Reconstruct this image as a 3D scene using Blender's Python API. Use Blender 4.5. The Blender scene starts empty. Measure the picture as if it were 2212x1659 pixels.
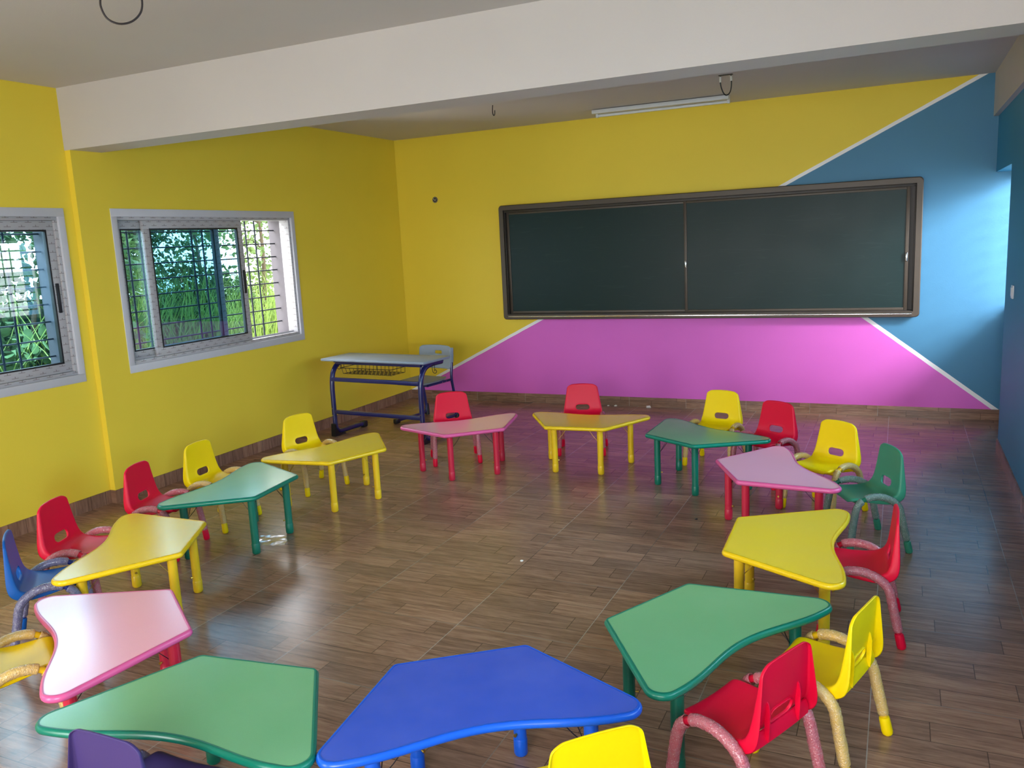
import bpy, bmesh, math, random
from mathutils import Vector, Matrix, noise
PI = math.pi
scn = bpy.context.scene
COL = scn.collection
random.seed(7)

# ------------------------------------------------------------------ room numbers (metres)
R = 5.81          # right wall plane
H = 2.889         # ceiling
YF = -9.4         # wall behind the camera
YS = -4.075       # step in the left wall
XN = -0.05        # nearer part of the left wall lies 5 cm further out
HT = 0.366        # height of the children's tables

# ------------------------------------------------------------------ helpers
def new_mesh(name, verts, faces, smooth=None):
    me = bpy.data.meshes.new(name)
    me.from_pydata([tuple(v) for v in verts], [], faces)
    me.validate()
    if smooth is not None:
        me.polygons.foreach_set('use_smooth', [True] * len(me.polygons))
        if smooth < 179:
            me.set_sharp_from_angle(angle=math.radians(smooth))
    return me

class MB:
    """collects shapes, builds one mesh"""
    def __init__(s): s.v = []; s.f = []
    def add(s, vs, fs):
        o = len(s.v); s.v += [Vector(v) for v in vs]; s.f += [tuple(i + o for i in f) for f in fs]; return s
    def box(s, x0, x1, y0, y1, z0, z1):
        vs = [(x, y, z) for z in (z0, z1) for y in (y0, y1) for x in (x0, x1)]
        return s.add(vs, [(0,2,3,1),(4,5,7,6),(0,1,5,4),(2,6,7,3),(0,4,6,2),(1,3,7,5)])
    def bbox(s, x0, x1, y0, y1, z0, z1, b=0.004):
        """box with chamfered edges"""
        bm = bmesh.new()
        bmesh.ops.create_cube(bm, size=1)
        for v in bm.verts:
            v.co = Vector(((x0+x1)/2 + v.co.x*(x1-x0), (y0+y1)/2 + v.co.y*(y1-y0), (z0+z1)/2 + v.co.z*(z1-z0)))
        bmesh.ops.bevel(bm, geom=bm.edges[:], offset=b, segments=2, affect='EDGES', profile=0.5)
        bm.verts.index_update()
        s.add([v.co.copy() for v in bm.verts], [tuple(v.index for v in f.verts) for f in bm.faces]); bm.free()
        return s
    def tube(s, pts, r, n=12, caps=True, closed=False, jit=None, square=False):
        pts = [Vector(p) for p in pts]; m = len(pts)
        rr = r if isinstance(r, (list, tuple)) else [r]*m
        tan = []
        for i in range(m):
            a = pts[i-1] if (i > 0 or closed) else pts[0]
            b = pts[(i+1) % m] if (i < m-1 or closed) else pts[-1]
            tan.append((b-a).normalized())
        up = Vector((0,0,1)) if abs(tan[0].z) < .9 else Vector((1,0,0))
        nrm = (up - tan[0]*up.dot(tan[0])).normalized()
        o = len(s.v)
        for i in range(m):
            if i:
                nrm = (nrm - tan[i]*nrm.dot(tan[i])).normalized()
            bi = tan[i].cross(nrm)
            for k in range(n):
                a = 2*PI*(k+(.5 if square else 0))/n
                q = rr[i]
                if jit: q += jit(i, k)
                s.v.append(pts[i] + (nrm*math.cos(a) + bi*math.sin(a))*q)
        for i in range(m if closed else m-1):
            for k in range(n):
                j = (i+1) % m
                s.f.append((o+i*n+k, o+i*n+(k+1)%n, o+j*n+(k+1)%n, o+j*n+k))
        if caps and not closed:
            s.f.append(tuple(o+k for k in reversed(range(n))))
            s.f.append(tuple(o+(m-1)*n+k for k in range(n)))
        return s
    def xf(s, M):
        s.v = [M @ v for v in s.v]; return s
    def mesh(s, name, smooth=35):
        return new_mesh(name, s.v, s.f, smooth)
    def build(s, name, mat, parent=None, smooth=35, loc=None, rotz=None):
        return link(name, s.mesh(name, smooth), mat, parent, loc, rotz)

def link(name, me, mat, parent=None, loc=None, rotz=None):
    o = bpy.data.objects.new(name, me)
    COL.objects.link(o)
    if me is not None and mat is not None:
        if len(me.materials) == 0: me.materials.append(None)
        o.material_slots[0].link = 'OBJECT'; o.material_slots[0].material = mat
    if parent: o.parent = parent
    if loc: o.location = loc
    if rotz is not None: o.rotation_euler = (0, 0, rotz)
    return o

def tag(o, label=None, cat=None, group=None, kind=None):
    if label: o['label'] = label
    if cat: o['category'] = cat
    if group: o['group'] = group
    if kind: o['kind'] = kind
    return o

def thing(name, label, cat, loc=(0,0,0), rotz=0, group=None):
    o = bpy.data.objects.new(name, None); COL.objects.link(o)
    o.empty_display_size = .1; o.location = loc; o.rotation_euler = (0, 0, rotz)
    return tag(o, label, cat, group)

def struct_empty(name, label=None):
    o = bpy.data.objects.new(name, None); COL.objects.link(o); o.empty_display_size = .1
    return tag(o, label, None, None, 'structure')

def smooth_path(pts, sub=6):
    """Catmull-Rom through the points"""
    P = [Vector(p) for p in pts]; P = [P[0]*2-P[1]] + P + [P[-1]*2-P[-2]]
    out = []
    for i in range(1, len(P)-2):
        for k in range(sub):
            t = k/sub; a, b, c, d = P[i-1:i+3]
            out.append(.5*((2*b) + (c-a)*t + (2*a-5*b+4*c-d)*t*t + (3*b-a-3*c+d)*t**3))
    out.append(P[-2]); return out

# ------------------------------------------------------------------ materials
def srgb(r, g, b):
    f = lambda c: (c/255/12.92) if c/255 <= .04045 else ((c/255+.055)/1.055)**2.4
    return (f(r), f(g), f(b), 1)

class Nodes:
    def __init__(s, name):
        s.m = bpy.data.materials.new(name); s.m.use_nodes = True
        s.t = s.m.node_tree; s.t.nodes.clear()
        s.out = s.t.nodes.new('ShaderNodeOutputMaterial')
    def n(s, typ, **kw):
        x = s.t.nodes.new(typ)
        for k, v in kw.items(): setattr(x, k, v)
        return x
    def put(s, sock, v):
        if isinstance(v, bpy.types.NodeSocket): s.t.links.new(v, sock)
        elif v is not None: sock.default_value = v
    def math(s, op, a, b=None, c=None, clamp=False):
        x = s.n('ShaderNodeMath', operation=op, use_clamp=clamp)
        s.put(x.inputs[0], a); s.put(x.inputs[1], b)
        if c is not None: s.put(x.inputs[2], c)
        return x.outputs[0]
    def mix(s, fac, a, b, blend='MIX'):
        x = s.n('ShaderNodeMix', data_type='RGBA', blend_type=blend)
        s.put(x.inputs[0], fac); s.put(x.inputs[6], a); s.put(x.inputs[7], b)
        return x.outputs[2]
    def coords(s, kind='Object'):
        return s.n('ShaderNodeTexCoord').outputs[kind]
    def mapping(s, vec, scale=(1,1,1), loc=(0,0,0)):
        x = s.n('ShaderNodeMapping'); s.put(x.inputs[0], vec); x.inputs['Scale'].default_value = scale; x.inputs['Location'].default_value = loc
        return x.outputs[0]
    def noise(s, vec, scale, detail=4, rough=.55, dist=0):
        x = s.n('ShaderNodeTexNoise'); s.put(x.inputs['Vector'], vec)
        x.inputs['Scale'].default_value = scale; x.inputs['Detail'].default_value = detail
        x.inputs['Roughness'].default_value = rough; x.inputs['Distortion'].default_value = dist
        return x.outputs['Fac']
    def ramp(s, fac, stops, interp='LINEAR'):
        x = s.n('ShaderNodeValToRGB'); s.put(x.inputs[0], fac); cr = x.color_ramp; cr.interpolation = interp
        while len(cr.elements) < len(stops): cr.elements.new(.5)
        for e, (p, c) in zip(cr.elements, stops): e.position = p; e.color = c
        return x.outputs[0]
    def bump(s, h, strength=.2, dist=.002, normal=None):
        x = s.n('ShaderNodeBump'); x.inputs['Strength'].default_value = strength; x.inputs['Distance'].default_value = dist
        s.put(x.inputs['Height'], h)
        if normal is not None: s.put(x.inputs['Normal'], normal)
        return x.outputs[0]
    def bsdf(s, color, rough=.5, metal=0, spec=.5, normal=None, coat=0, coat_rough=.1, **kw):
        x = s.n('ShaderNodeBsdfPrincipled')
        s.put(x.inputs['Base Color'], color); s.put(x.inputs['Roughness'], rough); s.put(x.inputs['Metallic'], metal)
        s.put(x.inputs['Specular IOR Level'], spec); s.put(x.inputs['Coat Weight'], coat); s.put(x.inputs['Coat Roughness'], coat_rough)
        if normal is not None: s.put(x.inputs['Normal'], normal)
        for k, v in kw.items(): s.put(x.inputs[k], v)
        return x.outputs[0]
    def done(s, shader):
        s.t.links.new(shader, s.out.inputs[0]); return s.m

def plastic(name, rgb, rough=.4, grain=0.0, scale=400, var=.04, coat=0, spec=.5, metal=0):
    N = Nodes(name); co = N.coords()
    nz = N.noise(co, 9, 3)
    c = srgb(*rgb)
    col = N.mix(nz, tuple(v*(1-var) for v in c[:3])+(1,), tuple(min(1, v*(1+var)) for v in c[:3])+(1,))
    nrm = None
    if grain: nrm = N.bump(N.noise(co, scale, 2), grain, .001)
    return N.done(N.bsdf(col, rough, metal, spec, nrm, coat))

def wall_paint(name, rgb, rough=.55):
    N = Nodes(name); co = N.coords()
    c = srgb(*rgb)
    nz = N.noise(co, 1.3, 3)
    col = N.mix(nz, tuple(v*.95 for v in c[:3])+(1,), tuple(min(1, v*1.04) for v in c[:3])+(1,))
    return N.done(N.bsdf(col, rough, 0, .35, N.bump(N.noise(co, 120, 3), .25, .002)))

YEL = (238, 210, 64); BLU = (72, 130, 166); PNK = (226, 108, 208); WHT = (244, 243, 244)
M = {}
M['yellow_wall'] = wall_paint('yellow wall paint', YEL)
M['blue_wall'] = wall_paint('blue wall paint', (56, 140, 184))
M['white_paint'] = wall_paint('white ceiling paint', (198, 192, 190), .7)
M['reveal'] = wall_paint('grey plaster reveal', (98, 93, 98), .8)
M['outer_wall'] = wall_paint('white outdoor wall', (228, 228, 226), .8)

def back_wall_material():
    N = Nodes('mural paint'); co = N.coords()
    sep = N.n('ShaderNodeSeparateXYZ'); N.put(sep.inputs[0], co); x, z = sep.outputs[0], sep.outputs[2]
    wob = N.math('MULTIPLY', N.math('SUBTRACT', N.noise(co, 6, 2), .5), .006)
    d1 = N.math('SUBTRACT', N.math('SUBTRACT', z, N.math('MULTIPLY', x, .494)), .085)          # above the long diagonal
    d1 = N.math('ADD', d1, wob)
    d2 = N.math('ADD', N.math('SUBTRACT', z, .889), N.math('MULTIPLY', N.math('SUBTRACT', x, 4.848), .762))
    d2 = N.math('ADD', d2, wob)
    up = N.math('GREATER_THAN', d1, 0)
    rt = N.math('GREATER_THAN', d2, 0)
    nz = N.noise(co, 1.3, 3)
    def var(c): c = srgb(*c); return N.mix(nz, tuple(v*.95 for v in c[:3])+(1,), tuple(min(1, v*1.04) for v in c[:3])+(1,))
    col = N.mix(rt, var(PNK), var(BLU)); col = N.mix(up, col, var(YEL))
    s1 = N.math('LESS_THAN', N.math('ABSOLUTE', N.math('ADD', d1, .008)), .0165)
    s2 = N.math('MULTIPLY', N.math('LESS_THAN', N.math('ABSOLUTE', d2), .021), N.math('LESS_THAN', d1, 0))
    st = N.math('MAXIMUM', s1, s2)
    col = N.mix(st, col, srgb(*WHT))
    return N.done(N.bsdf(col, .5, 0, .35, N.bump(N.noise(co, 120, 3), .25, .002)))
M['mural'] = back_wall_material()

def wood_tile(name, axis='floor'):
    """wood-look ceramic tile: five printed planks per tile"""
    N = Nodes(name); co = N.coords()
    sep = N.n('ShaderNodeSeparateXYZ'); N.put(sep.inputs[0], co); X, Y, Z = sep.outputs
    if axis == 'floor': u, v, TU, TV, ou, ov = X, Y, .585, .61, 3.885, -4.984
    elif axis == 'back': u, v, TU, TV, ou, ov = X, Z, .585, .30, .28, .0
    else: u, v, TU, TV, ou, ov = Z, Y, 2.0, .61, -.5, -4.984
    uu = N.math('DIVIDE', N.math('SUBTRACT', u, ou), TU); vv = N.math('DIVIDE', N.math('SUBTRACT', v, ov), TV)
    iu = N.math('FLOOR', uu); iv = N.math('FLOOR', vv)
    fu = N.math('SUBTRACT', uu, iu); fv = N.math('SUBTRACT', vv, iv)
    r5 = N.math('MULTIPLY', fv, 5); row = N.math('FLOOR', r5); fr = N.math('SUBTRACT', r5, row)
    js = [.40, .84, .615, .33, .815]
    jr = N.n('ShaderNodeValToRGB'); cr = jr.color_ramp; cr.interpolation = 'CONSTANT'
    while len(cr.elements) < 5: cr.elements.new(.5)
    for k, e in enumerate(cr.elements): e.position = k*.2; e.color = (js[k], js[k], js[k], 1)
    N.put(jr.inputs[0], N.math('ADD', N.math('MULTIPLY', row, .2), .05))
    jx = N.n('ShaderNodeSeparateColor'); N.put(jx.inputs[0], jr.outputs[0]); j = jx.outputs[0]
    side = N.math('GREATER_THAN', fu, j)
    cmb = N.n('ShaderNodeCombineXYZ')
    N.put(cmb.inputs[0], N.math('ADD', N.math('MULTIPLY', iu, 2), side)); N.put(cmb.inputs[1], N.math('ADD', N.math('MULTIPLY', iv, 5), row))
    wn = N.n('ShaderNodeTexWhiteNoise'); wn.noise_dimensions = '2D'; N.put(wn.inputs['Vector'], cmb.outputs[0]); rnd = wn.outputs['Value']
    # grain
    g = N.n('ShaderNodeCombineXYZ')
    N.put(g.inputs[0], N.math('MULTIPLY', u, 2.2)); N.put(g.inputs[1], N.math('MULTIPLY', v, 26)); N.put(g.inputs[2], N.math('MULTIPLY', rnd, 37))
    g1 = N.noise(g.outputs[0], 1.6, 6, .62, .9); g2 = N.noise(g.outputs[0], 7, 4, .6, .3)
    gm = N.mapping(g.outputs[0], (1.2, 5.0, 1)); g3 = N.noise(gm, 6, 3, .7, .2)
    gr = N.math('ADD', N.math('ADD', N.math('MULTIPLY', g1, .55), N.math('MULTIPLY', g2, .25)), N.math('MULTIPLY', g3, .20))
    base = N.ramp(gr, [(.32, srgb(88, 60, 48)), (.45, srgb(142, 108, 90)), (.57, srgb(172, 137, 117)), (.75, srgb(204, 168, 146))])
    tint = N.mix(rnd, srgb(198, 186, 180), srgb(255, 240, 226))
    base = N.mix(.8, base, tint, 'MULTIPLY')
    blot = N.noise(co, .9, 3)
    base = N.mix(N.math('MULTIPLY', blot, .28), base, srgb(152, 128, 114))
    pl = N.math('GREATER_THAN', N.math('ABSOLUTE', N.math('SUBTRACT', fr, .5)), .5-.0016/(TV/5))
    jl = N.math('LESS_THAN', N.math('ABSOLUTE', N.math('SUBTRACT', fu, j)), .0016/TU)
    tl = N.math('GREATER_THAN', N.math('ABSOLUTE', N.math('SUBTRACT', fu, .5)), .5-.0018/TU)
    tv = N.math('GREATER_THAN', N.math('ABSOLUTE', N.math('SUBTRACT', fv, .5)), .5-.0018/TV)
    dark = N.math('MAXIMUM', pl, jl)
    col = N.mix(N.math('MULTIPLY', dark, .75), base, srgb(52, 38, 30))
    tile = N.math('MAXIMUM', tl, N.math('MULTIPLY', tv, .6))
    gc = N.ramp(N.noise(co, 1.1, 2), [(.36, srgb(60, 50, 44)), (.52, srgb(176, 166, 156))])
    col = N.mix(N.math('MULTIPLY', tile, .8), col, gc)
    rough = .225
    h = N.math('SUBTRACT', 1.0, N.math('MAXIMUM', dark, tile))
    return N.done(N.bsdf(col, rough, 0, .48, N.bump(h, .25, .001)))
M['floor'] = wood_tile('wood look floor tile')
M['skirt_back'] = wood_tile('wood look skirting back', 'back')
M['skirt_side'] = wood_tile('wood look skirting side', 'side')

def film_frame():
    """white window profile still covered with printed protective film"""
    N = Nodes('filmed window profile'); co = N.coords()
    sep = N.n('ShaderNodeSeparateXYZ'); N.put(sep.inputs[0], co); X, Y, Z = sep.outputs
    v = N.math('DIVIDE', Z, .0285); iv = N.math('FLOOR', v); fv = N.math('SUBTRACT', v, iv)
    sh = N.math('MULTIPLY', N.math('MODULO', N.math('ABSOLUTE', iv), 2), .5)
    u = N.math('ADD', N.math('DIVIDE', N.math('ADD', Y, X), .098), sh); fu = N.math('SUBTRACT', u, N.math('FLOOR', u))
    dash = N.math('MULTIPLY', N.math('LESS_THAN', N.math('ABSOLUTE', N.math('SUBTRACT', fu, .35)), .24), N.math('LESS_THAN', N.math('ABSOLUTE', N.math('SUBTRACT', fv, .45)), .065))
    tick = N.math('MULTIPLY', N.math('LESS_THAN', N.math('ABSOLUTE', N.math('SUBTRACT', fu, .35)), .028), N.math('LESS_THAN', N.math('ABSOLUTE', N.math('SUBTRACT', fv, .62)), .24))
    mk = N.math('MULTIPLY', N.math('MAXIMUM', dash, tick), .62)
    col = N.mix(mk, srgb(178, 176, 180), srgb(84, 56, 50))
    return N.done(N.bsdf(col, .32, 0, .5, N.bump(N.noise(co, 35, 3), .25, .003)))
M['film'] = film_frame()
M['frame_white'] = plastic('white plaster trim', (200, 200, 208), .5)
M['black_rubber'] = plastic('black rubber gasket', (18, 18, 22), .5)
M['grille'] = plastic('dark painted bars', (38, 44, 52), .5, metal=.3)

def glass_tint():
    N = Nodes('blue tinted glass')
    tr = N.n('ShaderNodeBsdfTransparent'); tr.inputs[0].default_value = (.57, .74, .82, 1)
    gl = N.n('ShaderNodeBsdfGlossy'); gl.inputs['Roughness'].default_value = .01; gl.inputs[0].default_value = (.85, .95, 1, 1)
    fr = N.n('ShaderNodeFresnel'); fr.inputs[0].default_value = 1.5
    geo = N.n('ShaderNodeNewGeometry')
    front = N.math('SUBTRACT', 1.0, geo.outputs['Backfacing'])
    f = N.math('MULTIPLY', N.math('ADD', N.math('MULTIPLY', fr.outputs[0], 1.6), .05), front, clamp=True)
    mx = N.n('ShaderNodeMixShader'); N.put(mx.inputs[0], f); N.put(mx.inputs[1], tr.outputs[0]); N.put(mx.inputs[2], gl.outputs[0])
    return N.done(mx.outputs[0])
M['glass'] = glass_tint()

M['alu'] = plastic('bronze anodised frame', (74, 64, 54), .42, metal=.15, var=.06)
M['alu_dark'] = plastic('dark inner channel', (52, 46, 42), .45, metal=.3)
def board():
    N = Nodes('green writing board'); co = N.coords()
    st = N.mapping(co, (1, 1, 9))
    sm = N.noise(st, 3.2, 5, .6, 1.2)
    mask = N.ramp(sm, [(.58, (0,0,0,1)), (.78, (1,1,1,1))])
    col = N.mix(N.math('MULTIPLY', mask, .05), srgb(18, 43, 43), srgb(100, 130, 130))
    rough = N.math('ADD', .30, N.math('MULTIPLY', N.noise(co, 2.5, 3), .12))
    return N.done(N.bsdf(col, rough, 0, .2))
M['board'] = board()
M['chrome'] = plastic('chrome', (210, 212, 215), .18, metal=1)
M['brass'] = plastic('brass bolt', (205, 170, 80), .3, metal=1)
M['navy'] = plastic('navy painted steel', (24, 30, 92), .28, var=.03, coat=.3)
M['grey_plastic'] = plastic('blue grey moulded plastic', (138, 152, 168), .38, grain=.15)
M['grey_seat'] = plastic('grey moulded plastic seat', (116, 122, 126), .45, grain=.15)
M['black_plastic'] = plastic('black plastic', (20, 20, 24), .4)
M['black_wire'] = plastic('black coated wire', (22, 20, 30), .4)
M['lamp_white'] = plastic('white lamp housing', (205, 208, 212), .4)
M['tube'] = plastic('unlit lamp tube', (222, 226, 228), .25)
M['cable'] = plastic('dark cable sleeve', (48, 40, 42), .5)
M['switch'] = plastic('white switch plate', (215, 218, 225), .35)
M['crumb'] = plastic('white plaster', (225, 222, 215), .8)
M['concrete'] = wall_paint('broken plaster', (120, 112, 100), .9)

# chairs and tables
TABLE = {   # top, rim, leg
 'yellow': ((255, 212, 40), (240, 200, 18), (232, 190, 30)),
 'pink':   ((250, 172, 194), (222, 92, 150), (196, 32, 62)),
 'green':  ((104, 176, 122), (4, 120, 98), (4, 104, 84)),
 'blue':   ((12, 76, 204), (16, 92, 214), (16, 92, 214)),
}
def speckled(name, rgb, rough):
    N = Nodes(name); co = N.coords(); c = srgb(*rgb)
    nz = N.noise(co, 350, 2); n2 = N.noise(co, 4, 3)
    col = N.mix(nz, tuple(v*.93 for v in c[:3])+(1,), tuple(min(1, v*1.06) for v in c[:3])+(1,))
    col = N.mix(N.math('MULTIPLY', n2, .08), col, (.8, .8, .8, 1))
    return N.done(N.bsdf(col, rough, 0, .8, N.bump(nz, .12, .0006), .35, .22))
for k, (a, b, c) in TABLE.items():
    M['top_'+k] = speckled(k+' laminate', a, .22)
    M['rim_'+k] = plastic(k+' moulded rim', b, .29, var=.03)
    M['leg_'+k] = plastic(k+' table leg', c, .33, var=.03)
CHAIR = {'red': (224, 6, 54), 'yellow': (250, 214, 0), 'green': (56, 138, 112), 'blue': (16, 86, 164), 'purple': (70, 56, 112)}
TUBEC = {'red': (200, 14, 52), 'yellow': (236, 190, 20), 'green': (20, 112, 84), 'blue': (18, 40, 120), 'purple': (70, 54, 120)}
def bubble(name, rgb):
    """clear bubble wrap over a coloured tube"""
    N = Nodes(name); co = N.coords()
    c = srgb(*rgb)
    pale = tuple(.50*v+.50*w for v, w in zip(c[:3], srgb(204, 194, 204)[:3]))+(1,)
    vo = N.n('ShaderNodeTexVoronoi'); N.put(vo.inputs['Vector'], co); vo.inputs['Scale'].default_value = 190
    nz = N.noise(co, 60, 4)
    sp = N.ramp(N.noise(co, 210, 2), [(.60, (0,0,0,1)), (.72, (1,1,1,1))])  # white specks: bubble highlights painted into the colour
    col = N.mix(nz, c, pale)
    col = N.mix(.25, col, pale)
    col = N.mix(N.math('MULTIPLY', sp, .55), col, (.85, .85, .86, 1))
    h = N.math('ADD', vo.outputs['Distance'], N.math('MULTIPLY', nz, .5))
    b = N.bsdf(col, .22, 0, .6, N.bump(h, .7, .003), .4, .08)
    tr = N.n('ShaderNodeBsdfTransparent'); mx = N.n('ShaderNodeMixShader')
    mx.inputs[0].default_value = .22; N.put(mx.inputs[1], b); N.put(mx.inputs[2], tr.outputs[0])
    return N.done(mx.outputs[0])
for k in CHAIR:
    M['shell_'+k] = plastic(k+' moulded seat plastic', CHAIR[k], .40, spec=.28, grain=.10, scale=500, var=.03)
    M['tube_'+k] = plastic(k+' steel tube', TUBEC[k], .3, var=.02)
    M['wrap_'+k] = bubble(k+' bubble wrapped tube', TUBEC[k])

# ------------------------------------------------------------------ room shell
def struct(name, mb, mat, label=None):
    return tag(mb.build(name, mat, None, None if False else 30), label, None, None, 'structure')

struct('floor', MB().box(-.06, 6.1, YF-.1, .05, -.12, 0), M['floor'], 'brown wood-look tiled floor of the room')
struct('ceiling', MB().box(-.3, 6.3, YF-.1, .25, H, H+.15), M['white_paint'], 'white painted ceiling slab')
struct('wall_back', MB().box(-.3, 6.30, 0, .25, -.1, H), M['mural'], 'far wall painted yellow, blue and pink with white dividing stripes')

def wall_with_holes(x0, x1, y0, y1, z0, z1, holes):
    """wall running along y with rectangular openings (ya, yb, za, zb)"""
    mb = MB(); ys = sorted({y0, y1} | {h[0] for h in holes} | {h[1] for h in holes})
    for a, b in zip(ys[:-1], ys[1:]):
        hs = [h for h in holes if h[0] <= a+1e-6 and h[1] >= b-1e-6]
        if not hs: mb.box(x0, x1, a, b, z0, z1)
        else:
            h = hs[0]
            if h[2] > z0: mb.box(x0, x1, a, b, z0, h[2])
            if h[3] < z1: mb.box(x0, x1, a, b, h[3], z1)
    return mb
WZ0, WZ1 = .962, 2.050
W2 = (-3.777, -1.864); W1 = (-6.085, -4.195); W6 = (-8.8, -6.9)
wl = wall_with_holes(-.25, 0, YS, 0, -.1, H, [(W2[0], W2[1], WZ0, WZ1)])
n_ = wall_with_holes(-.25, XN, YF, YS, -.1, H, [(W1[0], W1[1], WZ0, WZ1), (W6[0], W6[1], WZ0, WZ1)])
wl.add(n_.v, n_.f)
struct('wall_left', wl, M['yellow_wall'], 'yellow wall on the left with the sliding windows')

NY = -1.10        # near jamb of the recess in the right wall
wr = MB()
W4 = (-4.30, -2.40); W5 = (-7.0, -4.95)
g_ = wall_with_holes(R, 6.06, YF, NY, -.1, H, [(W4[0], W4[1], WZ0, WZ1), (W5[0], W5[1], WZ0, WZ1)])
wr.add(g_.v, g_.f)
wr.box(R, 6.06, NY, 0, 2.10, H)            # lintel above the recess
wr.box(5.97, 6.06, NY, 0, -.1, 1.0)        # thin parapet below the recess window
struct('wall_right', wr, M['blue_wall'], 'blue wall on the right with a recessed window at its far end')
wf = MB()
wf.box(-.3, 1.2, YF-.25, YF, -.1, H); wf.box(2.2, 3.6, YF-.25, YF, -.1, H); wf.box(5.6, 6.3, YF-.25, YF, -.1, H)
wf.box(1.2, 2.2, YF-.25, YF, 2.1, H); wf.box(3.6, 5.6, YF-.25, YF, 2.1, H); wf.box(3.6, 5.6, YF-.25, YF, -.1, .95)
struct('wall_front', wf, M['yellow_wall'], 'yellow wall behind the camera with a door and a window opening')

# beams
struct('trim_1', MB().box(-.052, R, -4.079, -3.827, 2.484, H+.01), M['white_paint'], 'white ceiling beam crossing the room')
struct('trim_2', MB().box(5.772, R, YF, 0, 2.548, H+.01), M['white_paint'], 'white beam along the top of the blue wall')

# baseboards
HB = .096
struct('baseboard_back', MB().box(0.0, 5.97, -.010, 0.0, 0, HB), M['skirt_back'], 'wood-look tile skirting along the far wall')
struct('baseboard_left', MB().box(0, .010, YS, -.010, 0, HB).box(XN, .010, YS-.010, YS, 0, HB).box(XN, XN+.010, YF, YS-.010, 0, HB), M['skirt_side'], 'wood-look tile skirting along the yellow left wall')
struct('baseboard_right', MB().box(R-.010, R, YF, NY, 0, HB).box(R-.010, 5.97, NY, NY+.008, 0, HB).box(5.96, 5.97, NY, 0, 0, HB), M['skirt_side'], 'wood-look tile skirting along the blue right wall')

# ------------------------------------------------------------------ windows
def ring(mb, x0, x1, y0, y1, z0, z1, w, wt=None, b=.003):
    """rectangular frame in the y-z plane"""
    wt = wt or w
    mb.bbox(x0, x1, y0, y1, z1-wt, z1, b); mb.bbox(x0, x1, y0, y1, z0, z0+wt, b)
    mb.bbox(x0, x1, y0, y0+w, z0+wt, z1-wt, b); mb.bbox(x0, x1, y1-w, y1, z0+wt, z1-wt, b)
    return mb

def sash(parent, x, y0, y1, z0, z1, s, handle=None, mark='near'):
    """one sliding sash: profile, rubber line, pane, pull handle"""
    fr = MB(); ring(fr, x-.016, x+.016, y0, y1, z0, z1, .060, .066)
    f = fr.build('sash', M['film'], parent)
    g = MB(); ring(g, x-.012, x+.0185, y0+.054, y1-.054, z0+.060, z1-.060, .011, .011, .001); g.build('gasket', M['black_rubber'], f)
    p = MB().box(x-.003, x+.003, y0+.055, y1-.055, z0+.06, z1-.06).build('pane', M['glass'], f)
    if handle:
        hy = y1-.030 if handle == 'hi' else y0+.030
        h = MB().bbox(x+s*.010, x+s*.026, hy-.011, hy+.011, 1.40, 1.60, .004); h.build('handle', M['black_plastic'], f)
    return f

def window(name, xw, s, y0, y1, sashes, label, trim=True, hbars=True):
    """xw = inner wall face, s = +1 if the room lies towards +x"""
    root = struct_empty(name, label)
    t = .043
    if trim:
        mb = MB(); xa, xb = sorted((xw-s*.02, xw+s*.007)); ring(mb, xa, xb, y0-t, y1+t, WZ0-.052, WZ1+.050, t+.004, .056, .0015)
        mb.build('window_trim', M['frame_white'], root)
    mb = MB(); xa, xb = sorted((xw-s*.012, xw-s*.118))
    ring(mb, xa, xb, y0, y1, WZ0, WZ1, .026, .030)
    xm = xw-s*.065
    mb.box(min(xm-.002, xm+.002), max(xm-.002, xm+.002), y0+.026, y1-.026, WZ0+.03, WZ0+.045)
    mb.build('window_frame', M['film'], root)
    for (xx, a, b, hd) in sashes:
        sash(root, xw-s*xx, a, b, WZ0+.031, WZ1-.031, s, hd)
    # reveal and grille outside
    rv = MB(); xa, xb = sorted((xw-s*.118, xw-s*.262))
    rv.box(xa, xb, y0-.004, y0+.012, WZ0, WZ1).box(xa, xb, y1-.012, y1+.004, WZ0, WZ1).box(xa, xb, y0, y1, WZ0-.01, WZ0+.012).box(xa, xb, y0, y1, WZ1-.01, WZ1+.004)
    rv.build('window_reveal', M['reveal'], root)
    gx = xw-s*.205; gb = MB()
    z = WZ0+.012
    k = 0
    while z < WZ1:
        gb.tube([(gx, y0, z), (gx, y1, z)], .0058, 6); z += .1205
    y = y1-.275
    while y > y0+.05:
        gb.tube([(gx+.008, y, WZ0), (gx+.008, y, WZ1)], .0080, 6)
        gb.tube([(gx+.008, y-.118, WZ0), (gx+.008, y-.118, WZ1)], .0080, 6) if y-.118 > y0+.03 else None
        y -= .118+.52
    gb.build('security_grille', M['grille'], root)
    return root

window('window_2', 0, 1, W2[0], W2[1], [(.088, W2[0]+.027, -2.715, None), (.046, -3.520, -2.480, 'hi')], 'sliding window with open right part beside the far corner')
window('window_1', XN, 1, W1[0], W1[1], [(.088, W1[0]+.027, -5.10, None), (.046, -5.25, W1[1]-.027, 'hi')], 'sliding window at the left edge of the photo')
window('window_6', XN, 1, W6[0], W6[1], [(.088, W6[0]+.027, -7.82, None), (.046, -7.95, W6[1]-.027, 'hi')], 'sliding window in the left wall beside the camera')
window('window_4', R, -1, W4[0], W4[1], [(.088, W4[0]+.027, -3.30, None), (.046, -3.44, W4[1]-.027, 'hi')], 'sliding window in the middle of the blue right wall')
window('window_5', R, -1, W5[0], W5[1], [(.088, W5[0]+.027, -5.93, None), (.046, -6.07, W5[1]-.027, 'hi')], 'sliding window in the blue right wall near the camera')
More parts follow.
